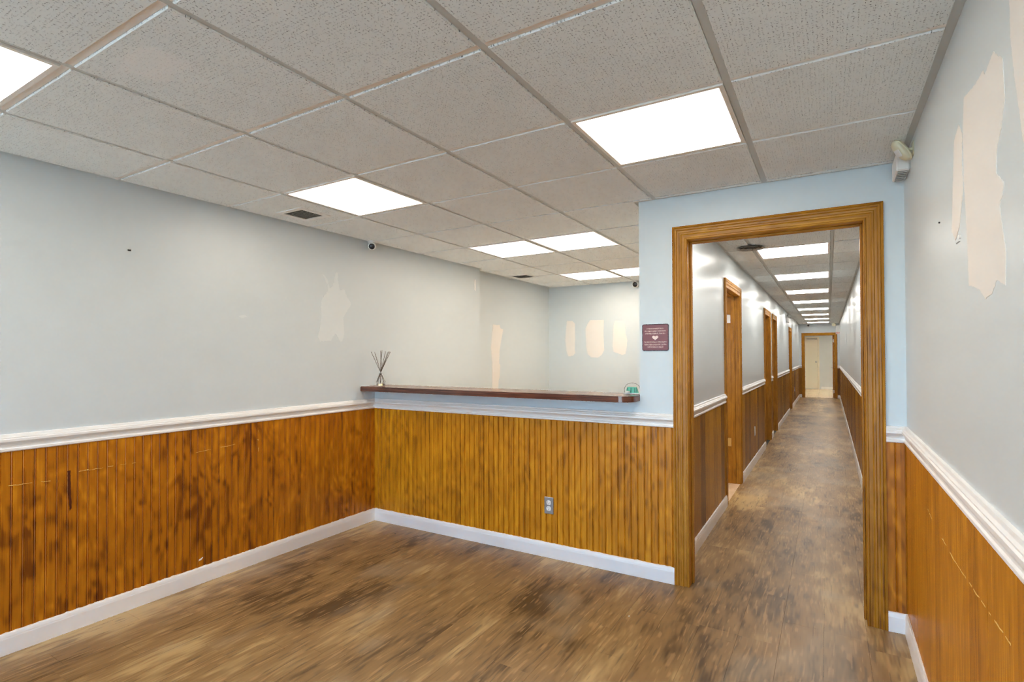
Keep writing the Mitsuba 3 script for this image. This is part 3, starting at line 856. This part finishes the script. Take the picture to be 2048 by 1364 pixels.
k = thing('wall_outlet', 'steel wall outlet with two white sockets low on the beadboard front wall', 'outlet')
ox, oz, oy = -1.640, .350, YF - .0080
put(k + '__plate', bevel_box(ox - .035, ox + .035, oy - .0055, oy + .0004, oz - .057, oz + .057, .003), METAL)
for dz in (-.0195, .0195):
    fce = disc_slot(ox, oz + dz, .0172, oy)
    holes = unary_union([sg.box(ox - .0075, oz + dz + .001, ox - .0055, oz + dz + .010), sg.box(ox + .0055, oz + dz + .002, ox + .0073, oz + dz + .009), sg.Point(ox, oz + dz - .008).buffer(.0028)])
    s = put(k + '__socket', ex_xz(fce.difference(holes), oy - .0078, oy - .0050), WHITEP)
    put(s + '__slot', ex_xz(holes.buffer(.0004), oy - .0060, oy - .0054), BLACK)
put(k + '__screw', at(rot(trimesh.creation.cylinder(.003, .0015, sections=14), math.pi / 2, (1, 0, 0)), ox, oy - .0058, oz), CHROME)
k = thing('wall_outlet', 'white outlet plate on the corridor wood panel between the first and second doorways', 'outlet')
oy2, oz2 = 7.29, .405
put(k + '__plate', bevel_box(XCL + .0058, XCL + .012, oy2 - .036, oy2 + .036, oz2 - .058, oz2 + .058, .0025), WHITEP)
for dz in (-.0195, .0195):
    put(k + '__socket', ex_yz(disc_slot(oy2, oz2 + dz, .0172, 0), XCL + .0118, XCL + .0138), TRIM)
k = thing('wall_outlet', 'tiny white outlet plate on the corridor wood panel past the farthest left doorway', 'outlet')
put(k + '__plate', bevel_box(XCL + .0058, XCL + .012, 16.29, 16.36, .36, .475, .0025), WHITEP)
for dz in (-.0195, .0195):
    put(k + '__socket', ex_yz(disc_slot(16.325, .4175 + dz, .0172, 0), XCL + .0118, XCL + .0138), TRIM)

# ================================================================== CAMERAS
def dome_camera(label, p, wall_n, aim, s=1.0):
    """small turret camera hung under the ceiling beside a wall"""
    k = thing('security_camera', label, 'security camera', None)
    p = np.array(p, float)
    put(k + '__base', at(lathe([(0, .03 * s), (.038 * s, .03 * s), (.040 * s, .026 * s), (.036 * s, .012 * s), (0, .010 * s)], 32), *p), WHITEP, 30)
    aim = np.array(aim, float) / np.linalg.norm(aim)
    R = trimesh.geometry.align_vectors([0, 0, 1], aim)
    body = lathe([(0, -.034 * s), (.018 * s, -.030 * s), (.030 * s, -.014 * s), (.033 * s, .004 * s), (.031 * s, .022 * s), (.026 * s, .025 * s), (0, .025 * s)], 32)
    body.apply_transform(R)
    q = p - np.array([0, 0, .014 * s])
    put(k + '__body', at(body, *q), WHITEP, 30)
    ln = lathe([(0, .0252 * s), (.024 * s, .0252 * s), (.0235 * s, .029 * s), (.015 * s, .0335 * s), (0, .035 * s)], 32)
    ln.apply_transform(R)
    plabel(put(k + '__lens', at(ln, *q), BLACK, 30), 'black lens')


def toward(p, t=(0.1, -0.4, 1.3)):
    return np.array(t) - np.array(p)


p = (XL + .045, 3.165, ZC - .032)
dome_camera('small turret security camera under the ceiling at the left wall above the counter', p, None, toward(p, (-1.0, 0, 1.2)))
p = (-2.11, YB - .05, ZC - .032)
dome_camera('small turret security camera at the top of the reception back wall beside the pillar', p, None, toward(p, (-2.3, 3, 1.6)), 1.3)
p = (-.545, YE - .055, ZC - .034)
dome_camera('tiny security camera at the far end of the corridor above the end doorway', p, None, toward(p, (-.4, 8, 1.5)), 1.25)

# ================================================================== EMERGENCY LIGHTS, SENSOR, EXIT SIGN
k = thing('alarm_box', 'white alarm box with a louvred underside in the corner by the right wall', 'alarm box')
ax0, ay0, ay1, az0, az1 = .2735, 2.985, 3.175, 2.208, 2.296
put(k + '__case', bevel_box(ax0, XR - .0005, ay0, ay1, az0 + .0, az1, .006), WHITEP)
for i in range(6):
    yy = ay0 + .018 + i * .0285
    put(k + '__louvre', rot(box(ax0 + .008, XR - .008, yy - .010, yy + .010, az0 - .004, az0 - .0015), math.radians(10), (1, 0, 0), (0, yy, az0 - .002)), GREYP)
k = thing('motion_sensor', 'cream oval motion sensor on a bracket in front of the white alarm box', 'motion sensor')
c = np.array([.2830, 2.880, 2.268])
el = trimesh.creation.icosphere(subdivisions=3, radius=1.0)
v = el.vertices.copy()
el.vertices = np.sign(v) * np.abs(v) ** .85 * [.022, .026, .052]
el = rot(el, math.radians(-38), (0, 1, 0))
el = rot(el, math.radians(25), (0, 0, 1))
put(k + '__shell', at(el, *c), CREAMP, True)
rim = trimesh.creation.icosphere(subdivisions=3, radius=1.0)
v = rim.vertices.copy()
rim.vertices = np.sign(v) * np.abs(v) ** .8 * [.006, .028, .0545]
rim = rot(rot(rim, math.radians(-38), (0, 1, 0)), math.radians(25), (0, 0, 1))
put(k + '__rim', at(rim, c[0] + .004, c[1], c[2]), CREAMP, True)
ws = rot(rot(bevel_box(-.0225, -.0185, -.012, .012, -.018, .016, .0015), math.radians(-38), (0, 1, 0)), math.radians(40), (0, 0, 1))
plabel(put(k + '__window', at(ws, c[0] - .0015, c[1] - .006, c[2] - .0035), WHITEP), 'pale detector window')
put(k + '__bracket', cat(tube([(c[0] + .015, c[1] + .006, c[2]), (XR - .004, c[1] + .006, c[2] + .002)], .007, 10), bevel_box(XR - .004, XR - .0003, c[1] - .014, c[1] + .026, c[2] - .03, c[2] + .032, .0015)), CREAMP)

k = thing('emergency_light', 'white twin-lamp emergency light high on the left corridor wall before the farthest doorway', 'emergency light')
put(k + '__case', bevel_box(XCL + .0005, XCL + .055, 13.32, 13.62, 2.085, 2.19, .006), WHITEP)
for yy in (13.33, 13.60):
    hd = lathe([(0, -.03), (.022, -.028), (.034, -.008), (.040, .02), (.040, .028), (.034, .026), (0, .020)], 28)
    hd.apply_transform(trimesh.geometry.align_vectors([0, 0, 1], [.75, -.62 if yy < 13.4 else .45, -.3]))
    h = put(k + '__lamp_head', at(hd, XCL + .05, yy, 2.228), GREYP, 30)
    put(k + '__lamp_neck', tube([(XCL + .03, yy, 2.185), (XCL + .045, yy, 2.215)], .009, 10), WHITEP)

k = thing('exit_sign', 'white exit sign with red letters and round lamp at the corridor far end', 'exit sign')
gy = 18.30
put(k + '__case', bevel_box(.184, XCR - .001, gy, gy + .05, 1.955, 2.215, .004), WHITEP)
m = meshkit.text_mesh('EXIT', .036, .0015, bold=True)
b = m.bounds
s = .086 / (b[1][0] - b[0][0])
v = m.vertices
m.vertices = np.stack([.2385 + (v[:, 0] - (b[0][0] + b[1][0]) / 2) * s, gy - v[:, 2], 1.972 + v[:, 1]], 1)
put(k + '__lettering', m, REDL)
hd = lathe([(0, -.035), (.028, -.032), (.045, -.01), (.052, .02), (.052, .030), (.044, .027), (0, .020)], 28)
hd.apply_transform(trimesh.geometry.align_vectors([0, 0, 1], [-.25, -.9, -.35]))
put(k + '__lamp_head', at(hd, .140, gy + .01, 2.243), CREAMP, 30)
put(k + '__lamp_neck', tube([(.165, gy + .02, 2.235), (.20, gy + .025, 2.205)], .010, 10), CREAMP)

# ================================================================== SMALL THINGS
k = thing('wall_hook', 'tiny dark picture hook alone on the blue left wall', 'hook')
put(k + '__plate', bevel_box(XL, XL + .0025, 1.402, 1.418, 1.948, 1.956, .0008), BLACK)
put(k + '__pin', tube([(XL + .002, 1.412, 1.953), (XL + .010, 1.412, 1.955)], .0015, 6), BLACK)
k = thing('nail', 'tiny dark nail in the right wall between the doorway and the filler', 'nail')
put(k + '__head', at(rot(trimesh.creation.cylinder(.0028, .004, sections=12), math.pi / 2, (0, 1, 0)), XR - .002, 2.273, 1.813), BLACK)
k = thing('wall_anchor', 'small white wall anchor in the right wall below the narrow filler smear', 'wall anchor')
put(k + '__plug', at(rot(trimesh.creation.cylinder(.006, .005, sections=16), math.pi / 2, (0, 1, 0)), XR - .0025, 1.955, 1.705), WHITEP)
put(k + '__screw', tube([(XR - .004, 1.943, 1.690), (XR - .012, 1.941, 1.683)], .0018, 6), METAL)


def crumb(x, y, r, seed):
    m = trimesh.creation.icosphere(subdivisions=1, radius=1.0)
    g = random.Random(seed)
    m.vertices = m.vertices * [[r * g.uniform(.75, 1.2), r * g.uniform(.75, 1.2), r * .6 * g.uniform(.8, 1.1)] for _ in m.vertices]
    m.apply_translation([x, y, -m.bounds[0][2] + .0002])
    return m


k = thing('plaster_crumb', 'white crumb of plaster on the floor in front of the doorway casing', 'crumb')
put(k + '__piece', crumb(-.911, 2.710, .0042, 1), CHIP)
k = thing('plaster_crumb', 'dark crumb on the floor near the corner below the counter', 'crumb')
put(k + '__piece', crumb(-2.874, 3.048, .004, 2), BLACK)
k = thing('paint_chip', 'white paint chip stuck low on the left beadboard above the baseboard', 'paint chip')
put(k + '__flake', ex_yz(sg.Polygon([(1.785, .137), (1.800, .139), (1.812, .152), (1.806, .154), (1.796, .148), (1.787, .146)]), XL + .0076, XL + .0090), CHIP)
